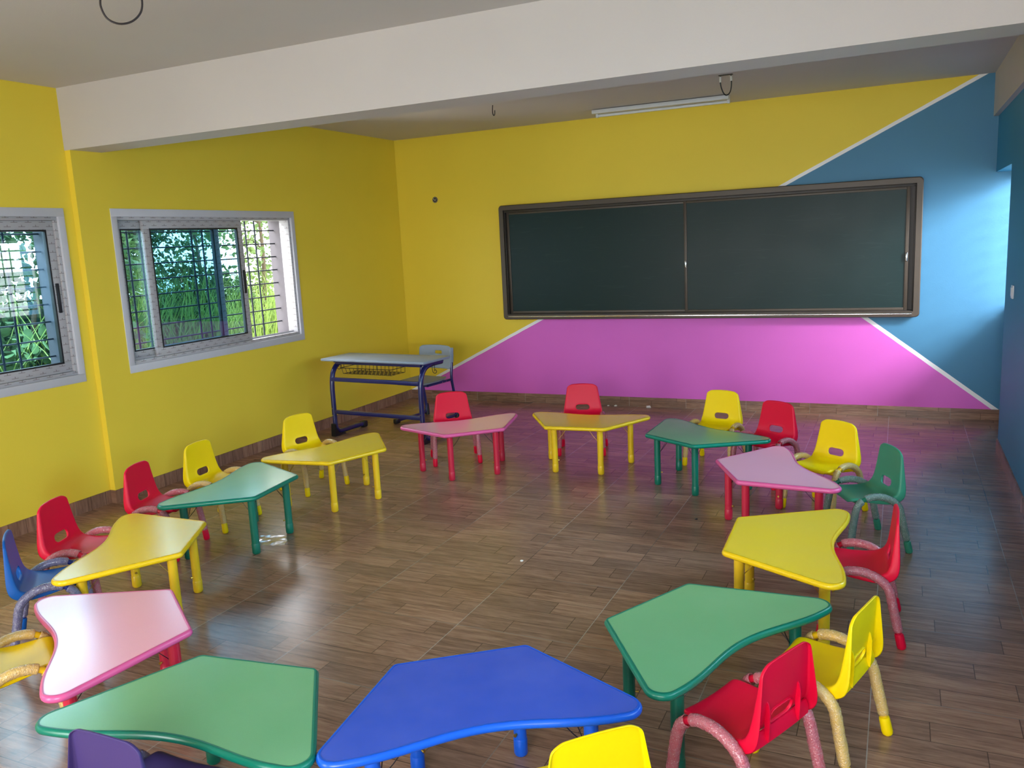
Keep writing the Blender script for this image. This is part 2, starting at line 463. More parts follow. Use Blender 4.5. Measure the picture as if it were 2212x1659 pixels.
# recess window
w3 = struct_empty('window_3', 'barred window inside the recess at the far end of the blue wall')
mb = MB(); ring(mb, 5.99, 6.05, NY+.01, -.004, 1.0, 2.10, .03, .03); mb.build('window_frame', M['frame_white'], w3)
MB().box(5.965, 6.10, NY, -.001, .985, 1.003).build('window_sill', M['frame_white'], w3)
gb = MB(); z = 1.10
while z < 2.08: gb.tube([(6.09, NY, z), (6.09, 0, z)], .010, 6); z += .12
for y in (-.3, -.42, -.85, -.97): gb.tube([(6.10, y, 1.0), (6.10, y, 2.1)], .008, 6)
gb.build('security_grille', M['grille'], w3)

# ------------------------------------------------------------------ writing board
bx, bz0, bz1 = 1.273, .909, 2.102
bd = thing('chalkboard', 'long green sliding chalkboard in a bronze frame on the painted far wall', 'board', (bx+2, 0, bz0))
def rel(mb): return mb.xf(Matrix.Translation((-(bx+2), 0, -bz0)))
fr = MB()
rc = .035
def round_rect(x0, x1, z0, z1, r, n=6):
    out = []
    for cx, cz, a0 in ((x1-r, z1-r, 0), (x0+r, z1-r, 90), (x0+r, z0+r, 180), (x1-r, z0+r, 270)):
        for k in range(n+1):
            a = math.radians(a0+90*k/n); out.append((cx+r*math.cos(a), cz+r*math.sin(a)))
    return out
def frame_loop(mb, x0, x1, z0, z1, w, r, y0, y1):
    o = round_rect(x0, x1, z0, z1, r); i = round_rect(x0+w, x1-w, z0+w, z1-w, .004)
    o2 = round_rect(x0+.006, x1-.006, z0+.006, z1-.006, r)
    n = len(o); vs = []
    for y, L in ((y0, o), (y1+.006, o), (y1, o2), (y1, i), (y0, i)): vs += [(x, y, z) for x, z in L]
    fs = []
    for l in range(4):
        for k in range(n): fs.append((l*n+k, l*n+(k+1)%n, (l+1)*n+(k+1)%n, (l+1)*n+k))
    mb.add(vs, fs)
frame_loop(fr, bx, bx+4, bz0, bz1, .050, rc, 0, -.085)
rel(fr).build('board_frame', M['alu'], bd)
ch = MB().bbox(bx+.05, bx+3.95, -.070, -.060, bz1-.075, bz1-.050, .001).bbox(bx+.05, bx+3.95, -.070, -.0, bz0+.050, bz0+.058, .001)
ch.bbox(bx+.05, bx+.062, -.060, -.0, bz0+.05, bz1-.05, .001).bbox(bx+3.938, bx+3.95, -.060, -.0, bz0+.05, bz1-.05, .001)
rel(ch).build('guide_rail', M['alu_dark'], bd)
rel(MB().box(bx+.02, bx+3.98, -.006, 0, bz0+.02, bz1-.02)).build('back_plate', M['alu_dark'], bd)
rail = MB().tube([(bx+.06, -.082, bz0+.030), (bx+3.94, -.082, bz0+.030)], .012, 10)
rel(rail).build('chalk_rail', M['chrome'], bd)
def panel(x0, x1, y, nm, hx):
    p = MB().box(x0+.02, x1-.02, y-.004, y+.01, bz0+.075, bz1-.085)
    po = rel(p).build(nm, M['board'], bd)
    f = MB()
    for (a, b, c, d) in ((x0, x0+.028, bz0+.058, bz1-.075), (x1-.028, x1, bz0+.058, bz1-.075), (x0+.028, x1-.028, bz0+.058, bz0+.083), (x0+.028, x1-.028, bz1-.097, bz1-.075)):
        f.bbox(a, b, y-.012, y+.012, c, d, .003)
    rel(f).build('panel_frame', M['alu'], po)
    if hx:
        h = MB().bbox(hx-.007, hx+.007, y-.026, y-.010, 1.395, 1.470, .004); rel(h).build('panel_handle', M['chrome'], po)
    return po
panel(bx+.062, bx+2.00, -.018, 'writing_panel', None)
panel(bx+1.945, bx+3.90, -.046, 'writing_panel', bx+1.962)
h = MB().bbox(bx+3.878, bx+3.894, -.074, -.056, 1.39, 1.47, .004); rel(h).build('panel_handle', M['chrome'], bd)

# ------------------------------------------------------------------ children's tables
TA, TB, TD = .231, .517, .508
def rounded_poly(P, rad, n=8):
    out = []; m = len(P)
    for i in range(m):
        a, b, c = Vector(P[i-1]), Vector(P[i]), Vector(P[(i+1) % m]); r = rad[i]
        if r == 0: out.append(b); continue
        u = (a-b).normalized(); v = (c-b).normalized(); ang = u.angle(v)
        t = r/math.tan(ang/2); p = b+u*t; q = b+v*t
        cen = b+(u+v).normalized()*(r/math.sin(ang/2))
        a0 = math.atan2(p.y-cen.y, p.x-cen.x); a1 = math.atan2(q.y-cen.y, q.x-cen.x)
        d = (a1-a0+PI) % (2*PI)-PI
        for k in range(n+1):
            an = a0+d*k/n; out.append(Vector((cen.x+r*math.cos(an), cen.y+r*math.sin(an))))
    return out
def table_outline():
    P = [(-TA, -TD/2), (TA, -TD/2), (TB, TD/2)]; rad = [.030, .030, .060]
    # concave outer edge
    k = 22; span = .39
    for i in range(k+1):
        x = span-2*span*i/k
        P.append((x, TD/2-.058*(.5+.5*math.cos(PI*x/span)))); rad.append(0)
    P.append((-TB, TD/2)); rad.append(.060)
    return rounded_poly(P, rad)
OUT = table_outline()
def offset(L, d):
    m = len(L); out = []
    for i in range(m):
        t = (L[(i+1) % m]-L[i-1]).normalized(); nrm = Vector((-t.y, t.x))   # inward for ccw
        out.append(L[i]+nrm*d)
    return out
TH = .028
LEGS = [(-.176, -.186), (.176, -.186), (.323, .172), (-.323, .172)]
def table_meshes():
    n = len(OUT); r = TH/2; z0 = HT
    prof = [(.013, z0-.0012), (.011, z0+.0004), (.008, z0)]
    for k in range(0, 9):
        a = PI/2-PI*k/8; prof.append((r-r*math.cos(a)-.0, z0-r+r*math.sin(a)))
    prof.append((.04, z0-TH))
    vs = []; fs = []
    for d, z in prof: vs += [(p.x, p.y, z) for p in offset(OUT, d)]
    for l in range(len(prof)-1):
        for k in range(n): fs.append((l*n+k, (l+1)*n+k, (l+1)*n+(k+1) % n, l*n+(k+1) % n))
    rim = new_mesh('table_rim', vs, fs, 60)
    top = offset(OUT, .0125); lo = offset(OUT, .035)
    vs = [(p.x, p.y, z0-.0008) for p in top]+[(p.x, p.y, z0-TH+.001) for p in lo]
    m_top = new_mesh('table_top', vs, [tuple(range(n)), tuple(reversed(range(n, 2*n)))], None)
    legs = []
    for (x, y) in LEGS:
        mb = MB(); mb.tube([(x, y, .055), (x, y, HT-TH)], .0222, 20)
        mb.tube([(x, y, HT-TH-.006), (x, y, HT-TH+.002)], .034, 20)
        ft = MB().tube([(x, y, 0), (x, y, .003), (x, y, .010), (x, y, .062), (x, y, .065)], [.0165, .0205, .0240, .0240, .0228], 20)
        d = Vector((-x, -y, 0)).normalized(); p = Vector((x, y, .088))
        bo = MB().tube([p+d*.020, p+d*.030], .0036, 8).tube([p+d*.030, p+d*.034], .0060, 8)
        # thin wire braces up to the top
        br = MB(); q = Vector((x, y, .235))
        side = Vector((-d.y, d.x, 0))
        for sd in (-1, 1):
            e = q+d*.10*.8+side*sd*.055; e.z = HT-TH
            s0 = q+d*.021; br.tube(smooth_path([s0+Vector((0,0,-.03)), s0, (s0+e)/2+Vector((0,0,-.004)), e], 3), .0017, 6)
        legs.append((mb.mesh('table_leg'), ft.mesh('leg_foot'), bo.mesh('adjusting_bolt'), br.mesh('wire_brace')))
    return rim, m_top, legs
RIM, TOP, LG = table_meshes()
TBL = [
 ('pink', 2.1316, -2.6409, .7387, 'pink table with red legs in front of the adult school desk'),
 ('yellow', 2.9548, -2.2906, .0760, 'bright yellow table farthest from the camera, under the left half of the chalkboard'),
 ('green', 3.8554, -2.5259, -.5379, 'dark-legged green table under the right half of the chalkboard'),
 ('pink', 4.4489, -3.2649, -1.1216, 'pink table on the right, between a green and a yellow table'),
 ('yellow', 4.6865, -4.4034, -1.5384, 'yellow table on the right with a red chair at its curved edge'),
 ('green', 4.4992, -5.3390, -2.0456, 'large green table at lower right with a yellow and a red chair drawn up'),
 ('blue', 3.9500, -6.0335, -2.4986, 'blue table, the only blue one, at the bottom of the photo'),
 ('green', 3.1961, -6.3579, -3.0118, 'green table at lower left with the purple chair in front'),
 ('pink', 2.4227, -6.0812, -3.7424, 'pale pink table at the left edge behind the nearest green table'),
 ('yellow', 1.7484, -5.3438, -4.1749, 'yellow table at left with a blue and a red chair behind it'),
 ('green', 1.5256, -4.4061, -4.5931, 'sea-green table at left below the sliding window, reflecting daylight'),
 ('yellow', 1.6009, -3.5420, 1.2008, 'yellow table at left nearest the adult school desk, one end glaring white'),
]
for col, x, y, t, lab in TBL:
    root = thing('childrens_table', lab, 'table', (x, y, 0), t, 'curved trapezoid tables set in a ring')
    link('tabletop', TOP, M['top_'+col], root); link('table_rim', RIM, M['rim_'+col], root)
    for a, b, c, d in LG:
        lo = link('leg', a, M['leg_'+col], root)
        link('leg_foot', b, M['leg_'+col], lo); link('adjusting_bolt', c, M['brass'], lo); link('wire_brace', d, M['brass'] if col == 'yellow' else M['black_wire'], lo)

# ------------------------------------------------------------------ children's chairs
def chair_shell():
    # one moulded sheet, bent from seat to backrest, with a folded rim and a grip hole
    prof = smooth_path([(0, -.133, .279), (0, -.124, .292), (0, -.100, .297), (0, -.05, .294), (0, 0, .291), (0, .05, .292), (0, .085, .298), (0, .108, .312),
                        (0, .120, .335), (0, .127, .37), (0, .133, .42), (0, .138, .47), (0, .142, .515), (0, .143, .530)], 12)
    # resample at equal spacing
    L = [0]
    for a, b in zip(prof[:-1], prof[1:]): L.append(L[-1]+(b-a).length)
    tot = L[-1]; NV = 46
    def at(s):
        for i in range(len(L)-1):
            if L[i+1] >= s-1e-9:
                f = (s-L[i])/(L[i+1]-L[i]) if L[i+1] > L[i] else 0
                return prof[i].lerp(prof[i+1], min(1, max(0, f)))
        return prof[-1]
    def s_of_z(z):
        for i in range(len(L)-1, 0, -1):
            if prof[i-1].z <= z <= prof[i].z: return L[i-1]+(L[i]-L[i-1])*(z-prof[i-1].z)/(prof[i].z-prof[i-1].z)
    s_bend = s_of_z(.318); sh = s_of_z(.347)
    def half(s):
        if s < s_bend: w = .127+.030*(s/s_bend)**1.3
        else: w = .157+(.118-.157)*((s-s_bend)/(tot-s_bend))**.9
        r = .026
        for q in (s, tot-s):
            if q < r: w -= r-math.sqrt(max(0, r*r-(r-q)**2))
        return w
    NU = 26
    V = []; ids = {}
    for i in range(NV+1):
        s = tot*i/NV; p = at(s); q = at(min(tot, s+.004)); o = at(max(0, s-.004)); tg = (q-o).normalized()
        nr = Vector((0, -tg.z, tg.y))        # front / up side
        w = half(s)
        for j in range(NU+1):
            u = -1+2*j/NU
            crown = .010*(1-u*u)*(1 if i > NV*.45 else 0)*(max(0, (s-s_bend*.9))/(tot-s_bend))
            dish = -.006*(1-u*u) if s < s_bend*.8 else -.004*(1-u*u)
            arch = .006*(1-abs(u)**2)*max(0, (s-.72*tot)/(.28*tot))       # top edge bows upward
            ids[i, j] = len(V); V.append((u*w, s, p+nr*dish+Vector((0, 0, arch)), nr))
    # hole
    hw, hh = .058, .0235
    faces = []; holef = set()
    for i in range(NV):
        for j in range(NU):
            c = [V[ids[i, j]], V[ids[i, j+1]], V[ids[i+1, j+1]], V[ids[i+1, j]]]
            ux = sum(v[0] for v in c)/4; us = sum(v[1] for v in c)/4-sh
            d = math.hypot(max(0, abs(ux)-(hw-hh)), us)
            if d < hh: continue
            faces.append((ids[i, j], ids[i, j+1], ids[i+1, j+1], ids[i+1, j]))
    bm = bmesh.new()
    BV = [bm.verts.new(Vector((v[0], v[2].y, v[2].z))) for v in V]
    bm.verts.index_update()
    data = {i: V[i] for i in range(len(V))}
    for f in faces: bm.faces.new([BV[k] for k in f])
    loose = [v for v in bm.verts if not v.link_faces]
    bm.verts.ensure_lookup_table()
    nrm = {v: data[v.index][3] for v in bm.verts}; sv = {v: data[v.index][1] for v in bm.verts}; ux = {v: data[v.index][0] for v in bm.verts}
    hole_v = set(); edge_v = set()
    for e in bm.edges:
        if len(e.link_faces) == 1:
            mx = (e.verts[0].co.x+e.verts[1].co.x)/2
            inhole = all(abs(ux[v]) < hw+.025 and abs(sv[v]-sh) < hh+.022 for v in e.verts)
            (hole_v if inhole else edge_v).update(e.verts)
    def at3(s): return at(s)
    for v in hole_v:
        dx = ux[v]; ds = sv[v]-sh; cx = max(-(hw-hh), min(hw-hh, dx)); q = Vector((dx-cx, ds))
        if q.length < 1e-6: continue
        q = q.normalized()*hh; nx = cx+q.x; ns = sh+q.y
        p = at(ns); v.co = Vector((nx, p.y, p.z))
    # flange all round, folded to the back / underside
    def fd(s, x):
        if s < .02: return .010
        if s < s_bend: return .014+.030*(s/s_bend)**2
        return max(.010, .044-.036*((s-s_bend)/(tot-s_bend))**.8)
    def extrude(es, depth, outw):
        cen = Vector((0, 0, 0)); mp = {}
        for v in {v for e in es for v in e.verts}:
            # outward direction in the sheet
            s = sv[v]; o = Vector((0, 0, 0))
            w = half(s)
            if abs(ux[v]) > w-.003: o += Vector((math.copysign(1, ux[v]), 0, 0))
            tg = (at(min(tot, s+.004))-at(max(0, s-.004))).normalized()
            if s < 1e-4: o -= tg
            if s > tot-1e-4: o += tg
            if o.length: o.normalize()
            k = bm.verts.new(v.co-nrm[v]*depth(s)*.35+o*outw*.8); k2 = bm.verts.new(v.co-nrm[v]*depth(s)+o*outw)
            mp[v] = (k, k2)
        for e in es:
            a, b = e.verts
            lf = e.link_faces[0]; vs = list(lf.verts); i = vs.index(a)
            if vs[(i+1) % len(vs)] == b: a, b = b, a
            bm.faces.new((a, b, mp[b][0], mp[a][0])); bm.faces.new((mp[a][0], mp[b][0], mp[b][1], mp[a][1]))
    be = [e for e in bm.edges if len(e.link_faces) == 1]
    ee = [e for e in be if e.verts[0] in edge_v and e.verts[1] in edge_v and not (e.verts[0] in hole_v and e.verts[1] in hole_v)]
    he = [e for e in be if e.verts[0] in hole_v and e.verts[1] in hole_v]
    extrude(ee, lambda s: fd(s, 0), .004)
    extrude(he, lambda s: .010, 0)
    for v in loose: bm.verts.remove(v) if v.is_valid and not v.link_faces else None
    bmesh.ops.recalc_face_normals(bm, faces=bm.faces[:])
    me = bpy.data.meshes.new('shell_raw'); bm.to_mesh(me); bm.free()
    o = bpy.data.objects.new('tmp', me); COL.objects.link(o)
    md = o.modifiers.new('s', 'SOLIDIFY'); md.thickness = .0036; md.offset = 0
    m2 = o.modifiers.new('d', 'SUBSURF'); m2.levels = 1; m2.render_levels = 1
    dg = bpy.context.evaluated_depsgraph_get(); dg.update()
    full = bpy.data.meshes.new_from_object(o.evaluated_get(dg))
    bpy.data.objects.remove(o)
    # split into seat and backrest where the shell bends
    full.polygons.foreach_set('use_smooth', [True]*len(full.polygons))
    vn = [v.normal.copy() for v in full.vertices]
    parts = []
    for which in (0, 1):
        mp = {}; vs = []; fs = []; nn = []
        for p in full.polygons:
            c = p.center; back = (c.z-.300)+(c.y-.085)*.9 > .012 and c.y > .05
            if back != bool(which): continue
            f = []
            for i in p.vertices:
                if i not in mp: mp[i] = len(vs); vs.append(full.vertices[i].co.copy()); nn.append(vn[i])
                f.append(mp[i])
            fs.append(tuple(f))
        me = bpy.data.meshes.new('seat' if which == 0 else 'backrest'); me.from_pydata(vs, [], fs)
        me.polygons.foreach_set('use_smooth', [True]*len(me.polygons))
        me.normals_split_custom_set_from_vertices(nn)
        parts.append(me)
    return parts
SEAT, BACK = chair_shell()
def ribs():
    """moulded ribs beside the grip hole and the straight skirt that closes the back below it"""
    mb = MB()
    for s in (-1, 1):
        x = s*.080
        pts = [(.130, .290), (.142, .284), (.145, .33), (.146, .380), (.141, .402), (.136, .408), (.134, .400), (.128, .345)]
        n = len(pts); vs = [(x-.0022, y, z) for y, z in pts]+[(x+.0022, y, z) for y, z in pts]
        mb.add(vs, [tuple(range(n)), tuple(reversed(range(n, 2*n)))]+[(k, k+n, (k+1) % n+n, (k+1) % n) for k in range(n)])
    row = [(.150, .318, .126), (.151, .303, .132), (.149, .290, .136), (.143, .279, .138)]
    vs = []
    for t in (0, .004):
        for w, z, y in row:
            for k in range(9): vs.append((-w+2*w*k/8, y-t-.004*(abs(-1+2*k/8))**3, z))
    fs = []
    for i in range(3):
        for k in range(8):
            a = i*9+k; fs.append((a, a+1, a+10, a+9)); fs.append((a+36, a+45, a+46, a+37))
    for k in range(8): fs.append((27+k, 28+k, 64+k, 63+k))
    mb.add(vs, fs)
    return mb.mesh('rib')
RIB = ribs()
def side_path(s):
    pts = [(-.1454, 0), (-.1415, .05), (-.132, .13), (-.122, .20), (-.112, .248), (-.092, .284), (-.055, .307), (-.010, .3140), (.035, .308), (.075, .290), (.104, .266), (.121, .235), (.135, .17), (.153, .09), (.1727, 0)]
    P = []
    for y, z in pts:
        x = .168+(.012 if y < 0 else .014)*(1-z/.32)
        P.append((s*x, y, z))
    return smooth_path(P, 5)
def chair_frame(s, seed):
    P = side_path(s); rnd = random.Random(seed)
    zl = .064
    i0 = next(i for i, p in enumerate(P) if p.z > zl); i1 = max(i for i, p in enumerate(P) if p.z > zl)
    tube = MB().tube(P[i0-1:i1+2], .0125, 12)
    def cap(Q):
        # Q from the floor upward
        a, b = Q[0], Q[-1]; d = (b-a).normalized()
        return MB().tube([a+d*0, a+d*.004, a+d*.012, a+d*.058, a+d*.064, a+d*.066], [.0135, .0168, .0188, .0180, .0168, .0125], 16).mesh('leg_cap')
    def flat(me):
        for v in me.vertices:
            if v.co.z < 0: v.co.z = 0
        return me
    c1 = flat(cap([P[0], P[i0]])); c2 = flat(cap([P[-1], P[i1]]))
    wraps = []
    gi = i0+int((i1-i0)*.36)
    for a, b in ((i0, gi), (gi+2, i1)):
        Q = []
        for k in range(a, b):
            for m in range(3): Q.append(P[k].lerp(P[k+1], m/3))
        Q.append(P[b])
        ph = rnd.uniform(0, 9)
        jit = lambda i, k, ph=ph: .0016*noise.noise(Vector((i*.35+ph, k*.9, ph)))+.0012*noise.noise(Vector((i*1.1, k*2.3+ph, 3)))
        rr = [.0192]*len(Q); rr[0] = .0172; rr[-1] = .0172
        wraps.append(MB().tube(Q, rr, 18, False, jit=jit).mesh('bubble_wrap', 180))
    return tube.mesh('side_frame', 60), c1, c2, wraps
FR = [chair_frame(-1, 1), chair_frame(1, 2)]
BARS = [MB().tube([(-.164, y, z), (.164, y, z)], .0095, 10).mesh('cross_bar') for y, z in ((-.088, .272), (.098, .262))]
BOLT = MB()
for s in (-1, 1): BOLT.tube([(s*.055, .128, .304), (s*.055, .140, .296)], .006, 8)
def make_chair(col, x, y, t, label):
    root = thing('childrens_chair', label, 'chair', (x, y, 0), t, 'small moulded chairs with wrapped legs around the tables')
    link('seat', SEAT, M['shell_'+col], root)
    b = link('backrest', BACK, M['shell_'+col], root)
    link('backrest_rib', RIB, M['shell_'+col], b)
    for fr in FR:
        f = link('side_frame', fr[0], M['tube_'+col], root)
        link('leg_cap', fr[1], M['shell_'+col], f); link('leg_cap', fr[2], M['shell_'+col], f)
        for w in fr[3]: link('bubble_wrap', w, M['wrap_'+col], f)['label'] = 'clear bubble wrap still wound round the tube'
    for br in BARS: link('cross_bar', br, M['tube_'+col], root)
    return root
CH = [
 ('red', 1.879, -2.375, .587, 'red chair behind the pink table that stands by the adult school desk'),
 ('red', 2.782, -1.858, .271, 'red chair behind the yellow table, nearest the pink painted wall'),
 ('yellow', 3.881, -1.967, -.215, 'yellow chair behind the green table under the right half of the chalkboard'),
 ('red', 4.292, -2.304, -.496, 'red chair standing between two yellow chairs at right'),
 ('yellow', 4.712, -2.847, -.567, 'yellow chair at the curved edge of the pink table on the right'),
 ('green', 4.962, -3.361, -1.119, 'green chair, the only green one, between the right-hand pink and yellow tables'),
 ('red', 4.979, -4.403, -1.519, 'red chair seen side-on at the yellow table on the right'),
 ('yellow', 4.899, -5.357, -1.865, 'yellow chair drawn up to the large green table, seen from behind'),
 ('red', 4.713, -5.730, -2.006, 'red chair in the foreground seen from behind, its leg in bubble wrap'),
 ('yellow', 4.365, -6.252, -2.359, 'yellow chair back cut off by the bottom edge, in front of the blue table'),
 ('purple', 3.284, -6.656, -3.119, 'purple chair, the only purple one, in front of the near green table'),
 ('yellow', 2.173, -6.301, -3.724, 'yellow chair cut off by the left edge beside the pale pink table'),
 ('blue', 1.570, -5.718, -3.846, 'blue chair, the only blue one, at the left edge of the photo'),
 ('red', 1.328, -5.340, -4.327, 'red chair at left beside the blue chair, behind the yellow table'),
 ('red', 1.165, -4.678, -4.406, 'red chair at left between another red chair and a yellow chair'),
 ('yellow', 1.116, -4.173, -4.600, 'yellow chair behind the sea-green table at left'),
 ('yellow', 1.210, -3.334, 1.308, 'yellow chair below the window, behind the yellow table next to the adult school desk'),
]
for c in CH: make_chair(*c)

# ------------------------------------------------------------------ adult school desk
dk = thing('school_desk', 'grey-topped school desk on a navy steel frame in the far left corner', 'desk', (.832, -1.745, 0), math.radians(-5))
ZT = .740
mb = MB().bbox(-.592, .592, -.207, .207, ZT-.024, ZT, .008); mb.build('desktop', M['grey_plastic'], dk)
MB().bbox(-.40, .40, .150, .168, ZT-.001, ZT+.0012, .0005).build('pencil_groove', M['grey_seat'], dk)
for s in (-1, 1):
    x = s*.510
    path = smooth_path([(x, .175, .690), (x, .02, .688), (x, -.075, .668), (x, -.135, .61), (x, -.160, .53), (x, -.168, .44)], 6)+[Vector((x, -.168, .2)), Vector((x, -.168, .14))]
    path += smooth_path([(x, -.168, .125), (x, -.160, .075), (x, -.125, .042), (x, -.06, .034), (x, .05, .034), (x, .23, .034)], 5)
    lg = MB().tube(path, .023, 12).build('leg_frame', M['navy'], dk)
    # black shoes front and back
    fo = MB(); n = 5
    pr = [(-.205, 0), (-.198, .115), (-.186, .120), (-.180, .070), (-.150, .030), (-.100, .013), (-.06, .012), (-.06, 0)]
    vs = [(x-.026, y, z) for y, z in pr]+[(x+.026, y, z) for y, z in pr]; m = len(pr)
    fo.add(vs, [tuple(range(m)), tuple(reversed(range(m, 2*m)))]+[(k, k+m, (k+1) % m+m, (k+1) % m) for k in range(m)])
    fo.build('front_shoe', M['black_plastic'], lg)
    MB().bbox(x-.027, x+.027, .205, .272, 0, .060, .012).build('rear_shoe', M['black_plastic'], lg)
    MB().bbox(x-.020, x+.020, -.10, .185, ZT-.050, ZT-.026, .003).build('top_bearer', M['navy'], lg)
    # bag hook
    hx = x+s*.022
    hk = smooth_path([(hx, .0, .690), (hx, .0, .64), (hx+s*.01, .0, .615), (hx+s*.035, .0, .612), (hx+s*.045, .0, .632), (hx+s*.030, .0, .642), (hx+s*.022, .0, .628)], 4)
    MB().tube(hk, .003, 6).tube([(hx+s*.012, .018, .69), (hx+s*.012, .018, .63)], .003, 6).build('bag_hook', M['black_wire'], dk)
MB().bbox(-.50, .50, -.186, -.150, .525, .560, .005).build('upper_crossbar', M['navy'], dk)
MB().bbox(-.50, .50, -.186, -.150, .215, .250, .005).build('lower_crossbar', M['navy'], dk)
MB().bbox(-.49, .49, -.120, -.090, ZT-.062, ZT-.026, .004).build('apron_bar', M['navy'], dk)
for s in (-1, 1):
    for z in (.20, .265): MB().tube([(s*.510-s*.0, -.192, z), (s*.510, -.186, z)], .005, 8).build('bolt', M['chrome'], dk)
wb = MB()
bx0, bx1, by0, by1, bzt, bzb = -.455, .145, -.10, .14, .640, .585
wr_ = .0024
wb.tube([(bx0, by0, bzt), (bx1, by0, bzt), (bx1, by1, bzt), (bx0, by1, bzt)], .003, 6, closed=True)
for i in range(13):
    x = bx0+.02+(bx1-bx0-.04)*i/12
    wb.tube([(x, by0, bzt), (x+.008, by0+.01, bzb), (x+.008, by1-.02, bzb), (x, by1, bzt+.02)], wr_, 5)
for y in (-.08, -.02, .05, .11): wb.tube([(bx0+.015, y, bzb), (bx1-.012, y, bzb)], wr_, 5)
for x in (bx0+.05, bx0+.21, bx1-.16, bx1-.02):
    for y in (by0, by1): wb.tube([(x, y, bzt), (x, y, ZT-.024)], wr_, 5)
wb.build('wire_basket', M['black_wire'], dk)

# ------------------------------------------------------------------ adult school chair
ac = thing('school_chair', 'grey moulded chair on navy steel legs behind the school desk', 'chair', (.838, -1.10, 0), math.radians(-9.4))
def rr_panel(w, h, r, t, curve, n=8, hole=None):
    """rounded rectangular panel in the x-z plane, bowed in y"""
    L = round_rect(-w/2, w/2, 0, h, r, n)
    return L
bw, bh = .415, .215
bm = bmesh.new(); NX, NZ = 28, 16
zz0, zz1 = .505, .735
gv = {}
for i in range(NZ+1):
    for j in range(NX+1):
        u = -1+2*j/NX; v = i/NZ
        w = bw/2; rr = .045; q = (1-v)*(zz1-zz0)
        if q < rr: w -= rr-math.sqrt(max(0, rr*rr-(rr-q)**2))
        q = v*(zz1-zz0)
        if q < .02: w -= .02-math.sqrt(max(0, .02**2-(.02-q)**2))
        gv[i, j] = bm.verts.new((u*w, .205+.030*v-.022*(u*u)+.004, zz0+(zz1-zz0)*v+.006*(1-u*u)*v))
hc = (.03, zz0+.165); hw_, hh_ = .043, .0165
for i in range(NZ):
    for j in range(NX):
        c = [gv[i, j], gv[i, j+1], gv[i+1, j+1], gv[i+1, j]]
        mx = sum(v.co.x for v in c)/4-hc[0]; mz = sum(v.co.z for v in c)/4-hc[1]
        if abs(mx) < hw_ and abs(mz) < hh_: continue
        bm.faces.new(c)
me = bpy.data.meshes.new('backrest'); bm.to_mesh(me); bm.free()
o = bpy.data.objects.new('tmp', me); COL.objects.link(o)
md = o.modifiers.new('s', 'SOLIDIFY'); md.thickness = .014; md.offset = 0
md = o.modifiers.new('b', 'SUBSURF'); md.levels = 1
dg = bpy.context.evaluated_depsgraph_get(); dg.update()
me2 = bpy.data.meshes.new_from_object(o.evaluated_get(dg)); bpy.data.objects.remove(o)
me2.polygons.foreach_set('use_smooth', [True]*len(me2.polygons)); me2.set_sharp_from_angle(angle=math.radians(50))
abk = link('backrest', me2, M['grey_plastic'], ac)
for s in (-1, 1): MB().tube([(s*.198, .234, .715), (s*.198, .228, .64), (s*.198, .221, .57)], [.0165, .0185, .0178], 14).build('post_sleeve', M['grey_plastic'], abk)
sb = MB(); SN = 10
vs = []; grid = {}
for i in range(SN+1):
    for j in range(SN+1):
        u = -1+2*j/SN; v = -1+2*i/SN
        x = u*.200*(1-.10*max(0, v)); y = v*.185; k = (abs(u)**6+abs(v)**6)
        sc = 1/(max(1e-6, k)**(1/6)) if k > 1 else 1
        z = .418+.006*u*u-.014*max(0, -v-.5)**1.5+.008*max(0, v)
        grid[i, j] = len(vs); vs.append((x*sc, y*sc, z))
n0 = len(vs); vs += [(x, y, z-.014) for x, y, z in vs]
fs = []
for i in range(SN):
    for j in range(SN):
        fs.append((grid[i, j], grid[i, j+1], grid[i+1, j+1], grid[i+1, j])); fs.append((grid[i, j]+n0, grid[i+1, j]+n0, grid[i+1, j+1]+n0, grid[i, j+1]+n0))
bd_ = [grid[0, j] for j in range(SN)]+[grid[i, SN] for i in range(SN)]+[grid[SN, j] for j in range(SN, 0, -1)]+[grid[i, 0] for i in range(SN, 0, -1)]
for a, b in zip(bd_, bd_[1:]+bd_[:1]): fs.append((b, a, a+n0, b+n0))
sb.add(vs, fs); sb.build('seat', M['grey_seat'], ac, 50)
for s in (-1, 1):
    x = s*.198
    P = smooth_path([(x, .232, .70), (x, .222, .58), (x, .205, .46), (x, .205, .40), (x, .222, .30), (x, .245, .16), (x, .252, .085), (x, .240, .045), (x, .205, .030), (x, .10, .028), (x, -.20, .028)], 5)
    lf = MB().tube(P, .0145, 12).build('leg_frame', M['navy'], ac)
    MB().bbox(x-.022, x+.022, -.245, -.175, 0, .050, .012).build('leg_shoe', M['black_plastic'], lf)
    MB().tube([(x, .262, .120), (x, .266, .10), (x, .264, .05), (x, .262, .0)], [.016, .019, .024, .026], 12).build('leg_shoe', M['black_plastic'], lf)
    MB().tube([(x, .200, .400), (x*.97, -.165, .395)], .0130, 10).build('seat_rail', M['navy'], lf)
    for y in (.10, .04): MB().tube([(x+s*.013, y, .398), (x+s*.016, y, .398)], .005, 8).build('rivet', M['chrome'], lf)
MB().tube([(-.19, -.165, .395), (.19, -.165, .395)], .012, 10).tube([(-.19, .12, .398), (.19, .12, .398)], .010, 10).build('seat_crossbar', M['navy'], ac)

